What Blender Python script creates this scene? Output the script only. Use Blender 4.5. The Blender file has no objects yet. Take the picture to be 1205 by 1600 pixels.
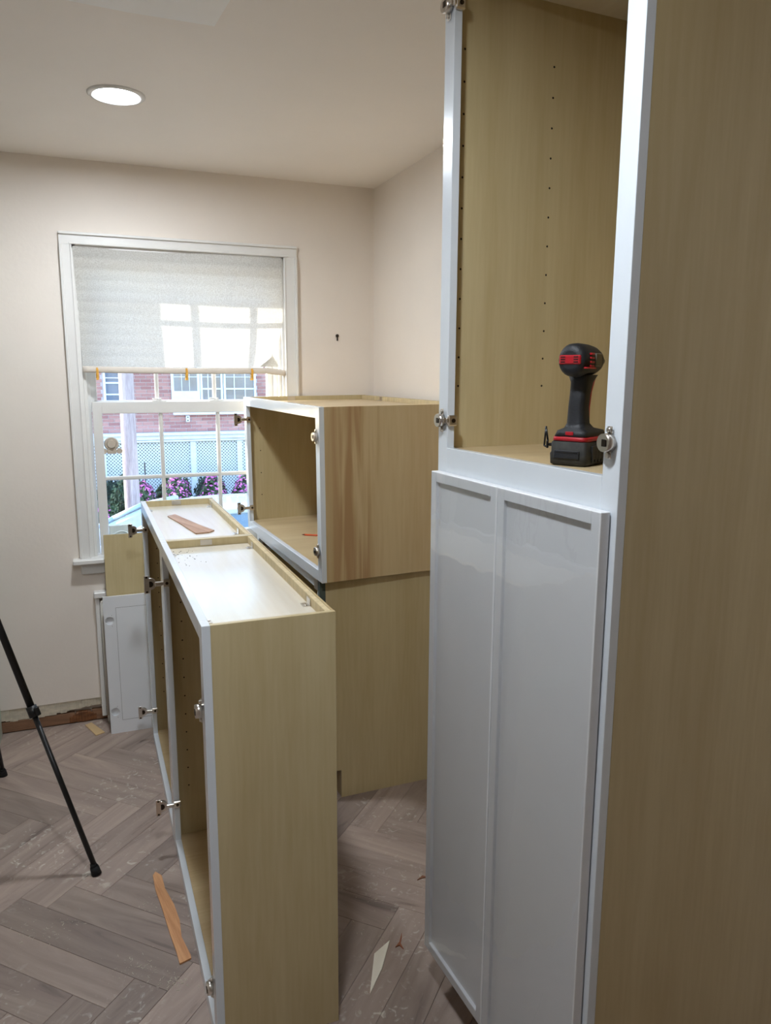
import bpy, bmesh, math, random
from mathutils import Vector, Matrix
random.seed(7)
R = math.radians
scene = bpy.context.scene
col = scene.collection

# ------------------------------------------------------------------ camera, sky, sun, exposure
CAM = Vector((0, 0, 1.6145))
yaw, pitch, roll = R(21.6866), R(10.207), R(0.2443)
F = Vector((math.sin(yaw)*math.cos(pitch), math.cos(yaw)*math.cos(pitch), -math.sin(pitch)))
Rt = Vector((math.cos(yaw), -math.sin(yaw), 0)); Up = Rt.cross(F)
R2 = Rt*math.cos(roll)+Up*math.sin(roll); U2 = -Rt*math.sin(roll)+Up*math.cos(roll)
cd = bpy.data.cameras.new('camera'); cam = bpy.data.objects.new('camera', cd); col.objects.link(cam)
cd.sensor_fit = 'HORIZONTAL'; cd.sensor_width = 36; cd.lens = 36*1187.7/1205; cd.clip_start = .02; cd.clip_end = 300
mw = Matrix((R2, U2, -F)).transposed().to_4x4(); mw.translation = CAM; cam.matrix_world = mw
scene.camera = cam

w = bpy.data.worlds.new('sky'); scene.world = w; w.use_nodes = True
wn = w.node_tree.nodes; wl = w.node_tree.links
sky = wn.new('ShaderNodeTexSky'); sky.sky_type = 'NISHITA'; sky.sun_disc = False
sky.sun_elevation = R(28); sky.sun_rotation = R(-55); sky.air_density = 1.0; sky.dust_density = .6
bg = wn['Background']; wl.new(sky.outputs[0], bg.inputs[0]); bg.inputs[1].default_value = .46

sl = bpy.data.lights.new('sun', 'SUN'); sl.energy = 5.4; sl.angle = R(.6); sl.color = (1, .95, .88)
so = bpy.data.objects.new('sun', sl); col.objects.link(so)
so.rotation_euler = Vector((1.45, -1, -.94)).to_track_quat('-Z', 'Y').to_euler(); so.location = (-8, 12, 9)

LAMP = 190.0
vs = scene.view_settings
vs.view_transform = 'Standard'; vs.look = 'None'; vs.gamma = 1; vs.use_curve_mapping = False
vs.exposure = 1.12

# ------------------------------------------------------------------ materials
def srgb(c):
    return tuple((x/12.92 if x <= .04045 else ((x+.055)/1.055)**2.4) for x in [v/255 for v in c])+(1,)
def base(name):
    m = bpy.data.materials.new(name); m.use_nodes = True
    return m, m.node_tree.nodes, m.node_tree.links, m.node_tree.nodes['Principled BSDF']
def mat(name, c, rough=.5, metal=0, var=.06, scale=(12, 12, 12), bump=.0, bscale=200, coat=0, spec=.5, coord='Object'):
    m, n, l, b = base(name)
    tc = n.new('ShaderNodeTexCoord'); mp = n.new('ShaderNodeMapping'); mp.inputs['Scale'].default_value = scale
    l.new(tc.outputs[coord], mp.inputs[0])
    no = n.new('ShaderNodeTexNoise'); no.inputs['Scale'].default_value = 1; no.inputs['Detail'].default_value = 5
    l.new(mp.outputs[0], no.inputs[0])
    cr = n.new('ShaderNodeValToRGB'); cr.color_ramp.elements[0].position = .3; cr.color_ramp.elements[1].position = .7
    cc = srgb(c)
    cr.color_ramp.elements[0].color = tuple(x*(1-var) for x in cc[:3])+(1,)
    cr.color_ramp.elements[1].color = tuple(min(1, x*(1+var)) for x in cc[:3])+(1,)
    l.new(no.outputs[0], cr.inputs[0]); l.new(cr.outputs[0], b.inputs['Base Color'])
    b.inputs['Roughness'].default_value = rough; b.inputs['Metallic'].default_value = metal
    b.inputs['Coat Weight'].default_value = coat; b.inputs['Specular IOR Level'].default_value = spec
    if bump:
        n2 = n.new('ShaderNodeTexNoise'); n2.inputs['Scale'].default_value = bscale; n2.inputs['Detail'].default_value = 3
        l.new(tc.outputs[coord], n2.inputs[0])
        bp = n.new('ShaderNodeBump'); bp.inputs['Strength'].default_value = bump; bp.inputs['Distance'].default_value = .002
        l.new(n2.outputs[0], bp.inputs['Height']); l.new(bp.outputs[0], b.inputs['Normal'])
    return m
def wood(name, c1, c2, axis='z', rough=.35, streak=.5, dens=1.0, coat=.15, heart=None):
    """maple veneer: fine grain and a few darker streaks running along the axis"""
    m, n, l, b = base(name)
    tc = n.new('ShaderNodeTexCoord'); mp = n.new('ShaderNodeMapping')
    s = [14*dens]*3; s['xyz'.index(axis)] = .9*dens; mp.inputs['Scale'].default_value = s
    oi = n.new('ShaderNodeObjectInfo')
    mu = n.new('ShaderNodeMath'); mu.operation = 'MULTIPLY'; mu.inputs[1].default_value = 20
    l.new(oi.outputs['Random'], mu.inputs[0])
    ad = n.new('ShaderNodeVectorMath'); ad.operation = 'ADD'
    l.new(tc.outputs['Object'], mp.inputs[0]); l.new(mp.outputs[0], ad.inputs[0]); l.new(mu.outputs[0], ad.inputs[1])
    n1 = n.new('ShaderNodeTexNoise'); n1.inputs['Scale'].default_value = 1; n1.inputs['Detail'].default_value = 6; n1.inputs['Distortion'].default_value = .6
    n2 = n.new('ShaderNodeTexNoise'); n2.inputs['Scale'].default_value = 9; n2.inputs['Detail'].default_value = 4
    l.new(ad.outputs[0], n1.inputs[0]); l.new(ad.outputs[0], n2.inputs[0])
    mx = n.new('ShaderNodeMix'); mx.inputs[0].default_value = .35
    l.new(n1.outputs[0], mx.inputs[2]); l.new(n2.outputs[0], mx.inputs[3])
    cr = n.new('ShaderNodeValToRGB')
    cr.color_ramp.elements[0].position = .5-.25*streak-.05; cr.color_ramp.elements[1].position = .62
    cr.color_ramp.elements[0].color = srgb(c2); cr.color_ramp.elements[1].color = srgb(c1)
    l.new(mx.outputs[0], cr.inputs[0])
    out = cr.outputs[0]
    if heart:   # a band of darker heartwood figure near local x = heart[0], width heart[1]
        sx = n.new('ShaderNodeSeparateXYZ'); l.new(tc.outputs['Object'], sx.inputs[0])
        sb = n.new('ShaderNodeMath'); sb.operation = 'SUBTRACT'; sb.inputs[1].default_value = heart[0]
        l.new(sx.outputs[0], sb.inputs[0])
        ab = n.new('ShaderNodeMath'); ab.operation = 'ABSOLUTE'; l.new(sb.outputs[0], ab.inputs[0])
        mr = n.new('ShaderNodeMapRange'); mr.inputs[1].default_value = heart[1]; mr.inputs[2].default_value = heart[1]*.3
        mr.inputs[3].default_value = 0; mr.inputs[4].default_value = 1; l.new(ab.outputs[0], mr.inputs[0])
        wv = n.new('ShaderNodeTexNoise'); wv.inputs['Scale'].default_value = 1; wv.inputs['Detail'].default_value = 2.5; wv.inputs['Distortion'].default_value = .8
        mp2 = n.new('ShaderNodeMapping'); mp2.inputs['Scale'].default_value = (30, 1, 1.3); l.new(tc.outputs['Object'], mp2.inputs[0]); l.new(mp2.outputs[0], wv.inputs[0])
        wr = n.new('ShaderNodeMapRange'); wr.inputs[1].default_value = .42; wr.inputs[2].default_value = .62; l.new(wv.outputs[0], wr.inputs[0]); wv = wr
        m3 = n.new('ShaderNodeMath'); m3.operation = 'MULTIPLY'; l.new(mr.outputs[0], m3.inputs[0]); l.new(wv.outputs[0], m3.inputs[1])
        m4 = n.new('ShaderNodeMath'); m4.operation = 'MULTIPLY'; m4.inputs[1].default_value = .68; l.new(m3.outputs[0], m4.inputs[0])
        mc = n.new('ShaderNodeMix'); mc.data_type = 'RGBA'; l.new(m4.outputs[0], mc.inputs[0]); l.new(out, mc.inputs[6]); mc.inputs[7].default_value = srgb((158, 114, 70))
        out = mc.outputs[2]
    l.new(out, b.inputs['Base Color'])
    b.inputs['Roughness'].default_value = rough; b.inputs['Coat Weight'].default_value = coat; b.inputs['Coat Roughness'].default_value = .2
    return m
def thin_glass(name, tint=(1, 1, 1, 1), refl=1.0, rough=0.0, bump=0, f0=1.45, bscale=(3, 3, 3)):
    m = bpy.data.materials.new(name); m.use_nodes = True; n = m.node_tree.nodes; l = m.node_tree.links
    n.remove(n['Principled BSDF']); o = n['Material Output']
    t = n.new('ShaderNodeBsdfTransparent'); t.inputs[0].default_value = tint
    g = n.new('ShaderNodeBsdfGlossy'); g.inputs['Roughness'].default_value = rough
    fr = n.new('ShaderNodeLayerWeight'); F0 = ((f0-1)/(f0+1))**2
    pw = n.new('ShaderNodeMath'); pw.operation = 'POWER'; pw.inputs[1].default_value = 5; l.new(fr.outputs['Facing'], pw.inputs[0])
    mu = n.new('ShaderNodeMath'); mu.operation = 'MULTIPLY_ADD'; mu.inputs[1].default_value = (1-F0)*refl; mu.inputs[2].default_value = F0*refl; mu.use_clamp = True
    mx = n.new('ShaderNodeMixShader'); l.new(pw.outputs[0], mu.inputs[0]); l.new(mu.outputs[0], mx.inputs[0])
    l.new(t.outputs[0], mx.inputs[1]); l.new(g.outputs[0], mx.inputs[2]); l.new(mx.outputs[0], o.inputs[0])
    if bump:
        tc = n.new('ShaderNodeTexCoord'); mp = n.new('ShaderNodeMapping'); mp.inputs['Scale'].default_value = bscale
        mp.inputs['Rotation'].default_value = (R(40), 0, 0)
        no = n.new('ShaderNodeTexNoise'); no.inputs['Scale'].default_value = 1; no.inputs['Detail'].default_value = 2.5; no.inputs['Distortion'].default_value = 1.2
        l.new(tc.outputs['Object'], mp.inputs[0]); l.new(mp.outputs[0], no.inputs[0])
        bp = n.new('ShaderNodeBump'); bp.inputs['Strength'].default_value = bump; bp.inputs['Distance'].default_value = .01
        l.new(no.outputs[0], bp.inputs['Height']); l.new(bp.outputs[0], g.inputs['Normal']); l.new(bp.outputs[0], fr.inputs['Normal'])
    return m
def emit(name, c, s):
    m = bpy.data.materials.new(name); m.use_nodes = True; n = m.node_tree.nodes; l = m.node_tree.links
    n.remove(n['Principled BSDF']); e = n.new('ShaderNodeEmission'); e.inputs[0].default_value = c; e.inputs[1].default_value = s
    l.new(e.outputs[0], n['Material Output'].inputs[0]); return m

M = dict(
 wall=mat('wall_paint', (238, 228, 217), .55, var=.025, scale=(3, 3, 3), bump=.25, bscale=60),
 ceil=mat('ceiling_paint', (246, 238, 230), .6, var=.02, scale=(2, 2, 2), bump=.15, bscale=40),
 patch=mat('fresh_plaster', (252, 250, 248), .7, var=.03, scale=(6, 6, 6)),
 trim=mat('trim_paint', (232, 230, 226), .35, var=.02),
 white=mat('cabinet_white', (222, 228, 234), .22, var=.01, coat=.3),
 doorwhite=mat('door_white', (226, 227, 229), .35, var=.01),
 maple=wood('maple_side', (202, 185, 144), (190, 171, 128), 'z', streak=.35, dens=.8),
 maple2=wood('maple_side_figured', (208, 186, 144), (196, 170, 126), 'z', streak=.4, dens=.7, heart=(.12, .14)),
 maple_x=wood('maple_floor_panel', (210, 188, 148), (194, 168, 126), 'x', dens=.8),
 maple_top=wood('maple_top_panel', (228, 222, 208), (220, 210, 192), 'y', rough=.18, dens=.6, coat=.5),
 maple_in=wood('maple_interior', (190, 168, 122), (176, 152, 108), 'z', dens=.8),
 edge=mat('plywood_edge', (205, 186, 146), .6, var=.12, scale=(60, 60, 8)),
 hole=mat('dark_hole', (38, 26, 16), .9),
 nickel=mat('nickel', (214, 208, 200), .28, 1, var=.08),
 nickel_dark=mat('dark_nickel', (70, 62, 55), .35, 1),
 greenblack=mat('grey_green_edge', (72, 84, 80), .5),
 black=mat('black_metal', (16, 16, 17), .4, 0, var=.1),
 rubber=mat('black_rubber', (14, 14, 15), .8),
 toolblack=mat('tool_black', (26, 28, 33), .55, var=.15, bump=.3, bscale=300),
 toolred=mat('tool_red', (176, 22, 36), .4),
 grime=mat('tool_grime', (42, 41, 37), .7, var=.5, scale=(70, 70, 70)),
 plaster=mat('broken_plaster', (206, 196, 176), .9, var=.15, scale=(30, 30, 60), bump=1, bscale=70),
 lath=mat('old_brown_wood', (136, 100, 74), .8, var=.35, scale=(5, 30, 60), bump=.8, bscale=50),
 veneer=wood('offcut_wood', (214, 160, 112), (176, 118, 74), 'x', rough=.6, dens=2.2, coat=0),
 veneer2=wood('shim_wood', (190, 152, 122), (150, 108, 80), 'x', rough=.6, dens=2.2, coat=0),
 cream=mat('cream_offcut', (236, 228, 210), .6),
 radi=mat('radiator_paint', (196, 192, 184), .4),
 orange=mat('orange_pencil', (214, 84, 34), .4),
 clip=mat('wooden_clip', (226, 168, 62), .5, var=.15, scale=(60, 60, 60)),
 suction=mat('beige_plastic', (196, 184, 168), .4),
 lightplate=mat('pale_plate', (226, 240, 246), .4),
 brick=None, mortar=mat('mortar', (206, 196, 202), .9),
 ext=mat('white_siding_trim', (222, 230, 240), .5),
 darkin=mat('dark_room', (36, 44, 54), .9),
 winglass=mat('far_window_glass', (84, 104, 128), .08, var=.3, scale=(2, 2, 2), spec=1.0),
 pole=wood('pole_wood', (196, 182, 184), (136, 118, 124), 'z', rough=.9, dens=1.3, coat=0),
 leaf=mat('leaf', (58, 82, 58), .7, var=.5, scale=(6, 6, 6)),
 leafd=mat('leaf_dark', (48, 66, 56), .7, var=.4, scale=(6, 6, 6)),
 petal=mat('petal', (226, 120, 206), .6, var=.15, scale=(9, 9, 9)),
 ground=mat('asphalt', (120, 118, 120), .9, var=.15, scale=(8, 8, 8)),
 soil=mat('garden_soil', (84, 84, 66), .95, var=.3, scale=(8, 8, 8)),
 carpaint=mat('pale_blue_car_paint', (186, 206, 222), .2, 0, var=.02, coat=1),
 carglass=mat('car_glass', (112, 138, 160), .05, spec=1.0),  # pale blue base colour stands in for the reflected sky
 glass=thin_glass('window_glass', (.97, .985, .98, 1), .8),
 film=thin_glass('protective_film', (.92, .93, .94, 1), 1.0, .015, bump=.10, f0=1.8, bscale=(2, 5, 3.2)),
 lens=emit('lamp_lens', (.86, .93, 1, 1), LAMP),
)
def brickmat():
    m, n, l, b = base('red_brick')
    g = n.new('ShaderNodeNewGeometry'); cr = n.new('ShaderNodeValToRGB')
    cr.color_ramp.elements[0].color = srgb((158, 112, 112)); cr.color_ramp.elements[1].color = srgb((190, 146, 142))
    l.new(g.outputs['Random Per Island'], cr.inputs[0]); l.new(cr.outputs[0], b.inputs['Base Color'])
    b.inputs['Roughness'].default_value = .9; return m
M['brick'] = brickmat()
def blindmat():
    m = bpy.data.materials.new('blind_fabric'); m.use_nodes = True; n = m.node_tree.nodes; l = m.node_tree.links
    n.remove(n['Principled BSDF']); o = n['Material Output']
    d = n.new('ShaderNodeBsdfDiffuse'); t = n.new('ShaderNodeBsdfTranslucent'); mx = n.new('ShaderNodeMixShader'); mx.inputs[0].default_value = .48
    tc = n.new('ShaderNodeTexCoord'); no = n.new('ShaderNodeTexNoise'); no.inputs['Scale'].default_value = 240; no.inputs['Detail'].default_value = 2
    l.new(tc.outputs['Object'], no.inputs[0])
    cr = n.new('ShaderNodeValToRGB'); cr.color_ramp.elements[0].position = .38; cr.color_ramp.elements[1].position = .62
    cr.color_ramp.elements[0].color = srgb((226, 222, 214)); cr.color_ramp.elements[1].color = srgb((244, 242, 236))
    l.new(no.outputs[0], cr.inputs[0]); l.new(cr.outputs[0], d.inputs[0]); tm = n.new('ShaderNodeMix'); tm.data_type = 'RGBA'; tm.blend_type = 'MULTIPLY'; tm.inputs[0].default_value = 1; tm.inputs[7].default_value = (.64, .635, .63, 1)
    l.new(cr.outputs[0], tm.inputs[6]); l.new(tm.outputs[2], t.inputs[0])
    l.new(d.outputs[0], mx.inputs[1]); l.new(t.outputs[0], mx.inputs[2]); l.new(mx.outputs[0], o.inputs[0]); return m
M['blind'] = blindmat()
def plankmat():
    m, n, l, b = base('greige_plank')
    tc = n.new('ShaderNodeTexCoord'); oi = n.new('ShaderNodeObjectInfo'); ge = n.new('ShaderNodeNewGeometry')
    mp = n.new('ShaderNodeMapping'); mp.inputs['Scale'].default_value = (1.6, 12, 1); l.new(tc.outputs['Object'], mp.inputs[0])
    mu = n.new('ShaderNodeMath'); mu.operation = 'MULTIPLY'; mu.inputs[1].default_value = 50; l.new(oi.outputs['Random'], mu.inputs[0])
    ad = n.new('ShaderNodeVectorMath'); ad.operation = 'ADD'; l.new(mp.outputs[0], ad.inputs[0]); l.new(mu.outputs[0], ad.inputs[1])
    n1 = n.new('ShaderNodeTexNoise'); n1.inputs['Scale'].default_value = 1; n1.inputs['Detail'].default_value = 8; n1.inputs['Distortion'].default_value = 1.4; n1.inputs['Roughness'].default_value = .6
    l.new(ad.outputs[0], n1.inputs[0])
    cr = n.new('ShaderNodeValToRGB'); e = cr.color_ramp.elements
    e[0].position = .25; e[0].color = srgb((92, 78, 72)); e[1].position = .70; e[1].color = srgb((168, 150, 138))
    k = e.new(.38); k.color = srgb((142, 125, 116))
    l.new(n1.outputs[0], cr.inputs[0])
    hs = n.new('ShaderNodeHueSaturation'); l.new(cr.outputs[0], hs.inputs['Color'])
    mr = n.new('ShaderNodeMapRange'); mr.inputs[3].default_value = .80; mr.inputs[4].default_value = 1.22; l.new(oi.outputs['Random'], mr.inputs[0]); l.new(mr.outputs[0], hs.inputs['Value'])
    # sawdust scattered in loose patches on the room floor
    n2 = n.new('ShaderNodeTexNoise'); n2.inputs['Scale'].default_value = 2.6; n2.inputs['Detail'].default_value = 1; l.new(ge.outputs['Position'], n2.inputs[0])
    n3 = n.new('ShaderNodeTexNoise'); n3.inputs['Scale'].default_value = 32; n3.inputs['Detail'].default_value = 5; n3.inputs['Distortion'].default_value = 1.5; l.new(ge.outputs['Position'], n3.inputs[0])
    a1 = n.new('ShaderNodeMapRange'); a1.inputs[1].default_value = .48; a1.inputs[2].default_value = .66; l.new(n2.outputs[0], a1.inputs[0])
    a2 = n.new('ShaderNodeMapRange'); a2.inputs[1].default_value = .58; a2.inputs[2].default_value = .72; l.new(n3.outputs[0], a2.inputs[0])
    am = n.new('ShaderNodeMath'); am.operation = 'MULTIPLY'; l.new(a1.outputs[0], am.inputs[0]); l.new(a2.outputs[0], am.inputs[1])
    am2 = n.new('ShaderNodeMath'); am2.operation = 'MULTIPLY'; am2.inputs[1].default_value = .8; l.new(am.outputs[0], am2.inputs[0])
    mc = n.new('ShaderNodeMix'); mc.data_type = 'RGBA'; l.new(am2.outputs[0], mc.inputs[0]); l.new(hs.outputs[0], mc.inputs[6]); mc.inputs[7].default_value = srgb((214, 208, 196))
    l.new(mc.outputs[2], b.inputs['Base Color']); b.inputs['Roughness'].default_value = .5
    bp = n.new('ShaderNodeBump'); bp.inputs['Strength'].default_value = .15; bp.inputs['Distance'].default_value = .001; l.new(n1.outputs[0], bp.inputs['Height']); l.new(bp.outputs[0], b.inputs['Normal'])
    return m
M['plank'] = plankmat()
M['joint'] = mat('floor_joint', (84, 72, 66), .9)

# ------------------------------------------------------------------ mesh helpers
class MB:
    def __init__(s): s.bm = bmesh.new()
    def box(s, x0, x1, y0, y1, z0, z1, bev=0, T=None):
        b = bmesh.new()
        vs_ = [b.verts.new((x, y, z)) for x in (x0, x1) for y in (y0, y1) for z in (z0, z1)]
        for f in ((0, 1, 3, 2), (4, 6, 7, 5), (0, 4, 5, 1), (2, 3, 7, 6), (0, 2, 6, 4), (1, 5, 7, 3)): b.faces.new([vs_[i] for i in f])
        if bev: bmesh.ops.bevel(b, geom=list(b.edges), offset=bev, segments=1, affect='EDGES')
        s.add(b, T); return s
    def add(s, b, T=None):
        if T is not None: b.transform(T)
        me = bpy.data.meshes.new('t'); b.to_mesh(me); b.free(); s.bm.from_mesh(me); bpy.data.meshes.remove(me)
    def cyl(s, p0, p1, r0, r1=None, n=16, cap=True):
        p0, p1 = Vector(p0), Vector(p1); r1 = r0 if r1 is None else r1
        d = p1-p0; b = bmesh.new()
        bmesh.ops.create_cone(b, cap_ends=cap, segments=n, radius1=r0, radius2=r1, depth=d.length)
        for f in b.faces: f.smooth = len(f.verts) == 4
        s.add(b, Matrix.Translation((p0+p1)/2) @ d.to_track_quat('Z', 'Y').to_matrix().to_4x4()); return s
    def prism(s, pts, z0, z1, T=None, bev=0):
        b = bmesh.new(); lo = [b.verts.new((x, y, z0)) for x, y in pts]; hi = [b.verts.new((x, y, z1)) for x, y in pts]
        b.faces.new(lo[::-1]); b.faces.new(hi); n = len(pts)
        for i in range(n): b.faces.new((lo[i], lo[(i+1) % n], hi[(i+1) % n], hi[i]))
        if bev: bmesh.ops.bevel(b, geom=list(b.edges), offset=bev, segments=2, affect='EDGES')
        bmesh.ops.recalc_face_normals(b, faces=b.faces); s.add(b, T); return s
    def loft(s, rings, cap=True, smooth=True):
        b = bmesh.new(); V = [[b.verts.new(p) for p in r] for r in rings]; n = len(V[0])
        for a, c in zip(V, V[1:]):
            for i in range(n):
                f = b.faces.new((a[i], a[(i+1) % n], c[(i+1) % n], c[i])); f.smooth = smooth
        if cap: b.faces.new(V[0][::-1]); b.faces.new(V[-1])
        bmesh.ops.recalc_face_normals(b, faces=b.faces); s.add(b); return s
    def sphere(s, c, r, sc=(1, 1, 1), n=16):
        b = bmesh.new(); bmesh.ops.create_uvsphere(b, u_segments=n, v_segments=n//2+2, radius=r)
        for f in b.faces: f.smooth = True
        s.add(b, Matrix.Translation(c) @ Matrix.Diagonal((*sc, 1))); return s
    def sheet(s, outer, holes, z0, z1, T=None):
        """plate with round holes; outer polygon and circles (x, y, r) in its own plane"""
        b = bmesh.new(); es = []
        def loop(pts):
            v = [b.verts.new((x, y, z0)) for x, y in pts]
            for i in range(len(v)): es.append(b.edges.new((v[i], v[(i+1) % len(v)])))
        loop(outer)
        for cx, cy, r in holes: loop([(cx+r*math.cos(a*math.pi/12), cy+r*math.sin(a*math.pi/12)) for a in range(24)])
        bmesh.ops.triangle_fill(b, edges=es, use_beauty=True)
        g = bmesh.ops.extrude_face_region(b, geom=list(b.faces))
        for e in g['geom']:
            if isinstance(e, bmesh.types.BMVert): e.co.z = z1
        bmesh.ops.recalc_face_normals(b, faces=b.faces); s.add(b, T); return s
    def build(s, name, m, parent=None, loc=None, rot=None):
        me = bpy.data.meshes.new(name); s.bm.to_mesh(me); s.bm.free(); me.materials.append(m)
        o = bpy.data.objects.new(name, me); col.objects.link(o)
        if parent: o.parent = parent
        if loc is not None: o.location = loc
        if rot is not None: o.rotation_euler = rot
        return o
def bx(name, m, parent, *a, bev=.0008): return MB().box(*a, bev=bev).build(name, m, parent)
def thing(name, label, cat, loc=(0, 0, 0), rz=0, group=None):
    o = bpy.data.objects.new(name, None); col.objects.link(o); o.location = loc; o.rotation_euler = (0, 0, rz); o.empty_display_size = .1
    o['label'] = label; o['category'] = cat
    if group: o['group'] = group
    return o
def tag(o, label, cat, group=None):
    o['label'] = label; o['category'] = cat
    if group: o['group'] = group
    return o
def struct(o): o['kind'] = 'structure'; return o
def stuff(o): o['kind'] = 'stuff'; return o

# ------------------------------------------------------------------ room
YW, XR, ZC, XL, YB = 3.636, 1.379, 2.5, -1.7, -2.6
WX0, WX1, WZ0, WZ1 = .003, .923, .79, 2.155     # window opening
TW = .24                                          # wall thickness
# window wall: four pieces of one mesh round the opening; its foot is broken away
wb = MB()
ZB = .112
wb.box(XL-.1, WX0-.0, YW, YW+TW, ZB, ZC); wb.box(WX1, XR+.2, YW, YW+TW, ZB, ZC)
wb.box(WX0, WX1, YW, YW+TW, WZ1, ZC); wb.box(WX0, WX1, YW, YW+TW, ZB, WZ0-.02)
wb.box(XL-.1, XR+.2, YW+.03, YW+TW, -.05, ZB)
wback = struct(wb.build('wall_back', M['wall']))
# exposed strip at the foot: ragged plaster edge over old brown board
rag = MB(); x = XL+.01; lo = .06
while x < XR-.01:
    x2 = min(x+random.uniform(.008, .03), XR-.01); lo = min(.074, max(.05, lo+random.gauss(0, .005)))
    rag.box(x, x2, YW+.002+random.uniform(0, .004), YW+.028, lo, ZB+.001+random.uniform(-.002, .002), bev=.001); x = x2
stuff(rag.build('broken_plaster', M['plaster'], wback))
for xa, xb, zt in ((XL+.01, -.115, .052), (-.112, -.045, .05), (-.042, .6, .054), (.603, XR-.01, .05)):
    b = MB().box(xa, xb, YW+.004, YW+.028, .001, zt, bev=.003).build('board', M['lath'], wback)
bk = MB()
for i in range(9):
    a = -.14+i*.013; bk.box(a, a+.016, YW-.001+.004*math.sin(i), YW+.02, .0+.003, .03+.022*math.sin(i*.38)+random.uniform(0, .004), bev=.003)
bk.build('splintered_board', mat('splinter_wood', (120, 76, 44), .8, var=.4, scale=(20, 20, 60)), wback)
struct(MB().box(XR, XR+.12, YB, YW, -.05, ZC).build('wall_right', M['wall']))
struct(MB().box(XL-.1, XL, YB, YW, -.05, ZC).build('wall_left', M['wall']))
struct(MB().box(XL-.1, XR+.12, YB-.1, YB, -.05, ZC).build('wall_rear', M['wall']))
ceil = struct(MB().box(XL-.1, XR+.12, YB-.1, YW+TW, ZC, ZC+.1).build('ceiling', M['ceil']))
struct(bx('wall_corner', mat('pale_green_paint', (176, 188, 176), .35), None, XL+.001, -.424, 3.50, YW-.001, 0, ZC-.001, bev=.002))
b = MB().prism([(-.25, 2.14), (.168, 2.168), (.38, 2.164), (.393, 2.0), (.45, 1.5), (-.3, 1.4)], ZC-.0018, ZC+.001).build('plaster_patch', M['patch'], ceil)
# floor: herringbone planks at 45 degrees to the room
floor = struct(MB().box(XL-.1, XR+.12, YB-.1, YW+.03, -.05, -.0025).build('floor', M['joint']))
W_, L_ = .11, .66
ox, oy = .04-(L_+W_)/math.sqrt(2), 2.862-(W_-L_)/math.sqrt(2)
c45 = math.sqrt(.5)
def plank(u0, v0, hor):
    lx, ly = (L_, W_)
    g = .00035
    bm = bmesh.new()
    vs_ = [bm.verts.new((x, y, z)) for x in (g, lx-g) for y in (g, ly-g) for z in (-.004, 0)]
    for f in ((0, 1, 3, 2), (4, 6, 7, 5), (0, 4, 5, 1), (2, 3, 7, 6), (0, 2, 6, 4), (1, 5, 7, 3)): bm.faces.new([vs_[i] for i in f])
    bmesh.ops.bevel(bm, geom=[e for e in bm.edges if all(v.co.z > -.001 for v in e.verts)], offset=.0009, segments=1, affect='EDGES')
    X = ox+(u0+v0)*c45; Y = oy+(v0-u0)*c45
    if hor: rz = -math.pi/4
    else:
        rz = math.pi/4; X += W_*c45; Y += -W_*c45
        # vertical plank: origin moves to its lower right corner, long side up-right, width to the left
    T = Matrix.Translation((X, Y, 0)) @ Matrix.Rotation(rz, 4, 'Z')
    Ti = T.inverted()
    for co, no in (((XL, 0, 0), (-1, 0, 0)), ((XR, 0, 0), (1, 0, 0)), ((0, YB, 0), (0, -1, 0)), ((0, YW+.003, 0), (0, 1, 0))):
        geom = list(bm.verts)+list(bm.edges)+list(bm.faces)
        if not bm.faces: break
        r = bmesh.ops.bisect_plane(bm, geom=geom, plane_co=Ti @ Vector(co), plane_no=Ti.to_3x3() @ Vector(no), clear_outer=True)
        ed = [e for e in bm.edges if e.is_boundary]
        if ed: bmesh.ops.holes_fill(bm, edges=ed)
    if len(bm.faces) < 4: bm.free(); return
    me = bpy.data.meshes.new('plank'); bm.to_mesh(me); bm.free(); me.materials.append(M['plank'])
    o = bpy.data.objects.new('plank', me); col.objects.link(o); o.parent = floor; o.matrix_world = T; o.matrix_parent_inverse = Matrix()
for a in range(-40, 41):
    for b_ in range(-6, 14):
        u, v = a*W_+b_*L_, a*W_-b_*L_
        for hor, (uu, vv) in ((True, (u, v)), (False, (u, v+W_))):
            X = ox+(uu+vv)*c45; Y = oy+(vv-uu)*c45
            if XL-.9 < X < XR+.9 and YB-.9 < Y < YW+.9: plank(uu, vv, hor)

# ------------------------------------------------------------------ window
win = struct(bpy.data.objects.new('window_1', None)); col.objects.link(win); win.location = (0, YW, 0)
def casing(x0, x1, z0, z1, side, name='casing'):
    b = MB(); b.box(x0, x1, -.014, -.0005, z0, z1, bev=.001)
    d = .011
    if side == 'l': b.box(x0, x0+d, -.024, -.014, z0, z1, bev=.002); b.box(x1-.008, x1, -.018, -.014, z0, z1, bev=.002)
    if side == 'r': b.box(x1-d, x1, -.024, -.014, z0, z1, bev=.002); b.box(x0, x0+.008, -.018, -.014, z0, z1, bev=.002)
    if side == 't': b.box(x0, x1, -.024, -.014, z1-d, z1, bev=.002); b.box(x0+.04, x1-.04, -.018, -.014, z0, z0+.008, bev=.002)
    return b.build(name, M['trim'], win)
casing(-.047, WX0, WZ0, WZ1, 'l'); casing(WX1, .985, WZ0, WZ1, 'r'); casing(-.047, .985, WZ1, 2.205, 't')
bx('stool', M['trim'], win, -.078, 1.01, -.052, .05, .768, .79, bev=.004)
bx('apron', M['trim'], win, -.045, .985, -.02, -.0005, .716, .767, bev=.004)
jm = MB()
for xa, xb in ((WX0, WX0+.012), (WX1-.012, WX1)): jm.box(xa, xb, .0, .2, WZ0, WZ1)
jm.box(WX0, WX1, .0, .2, WZ1-.012, WZ1); jm.box(WX0, WX1, .05, .24, WZ0-.02, WZ0)
jm.build('jamb', M['trim'], win)
st = MB()
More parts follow.
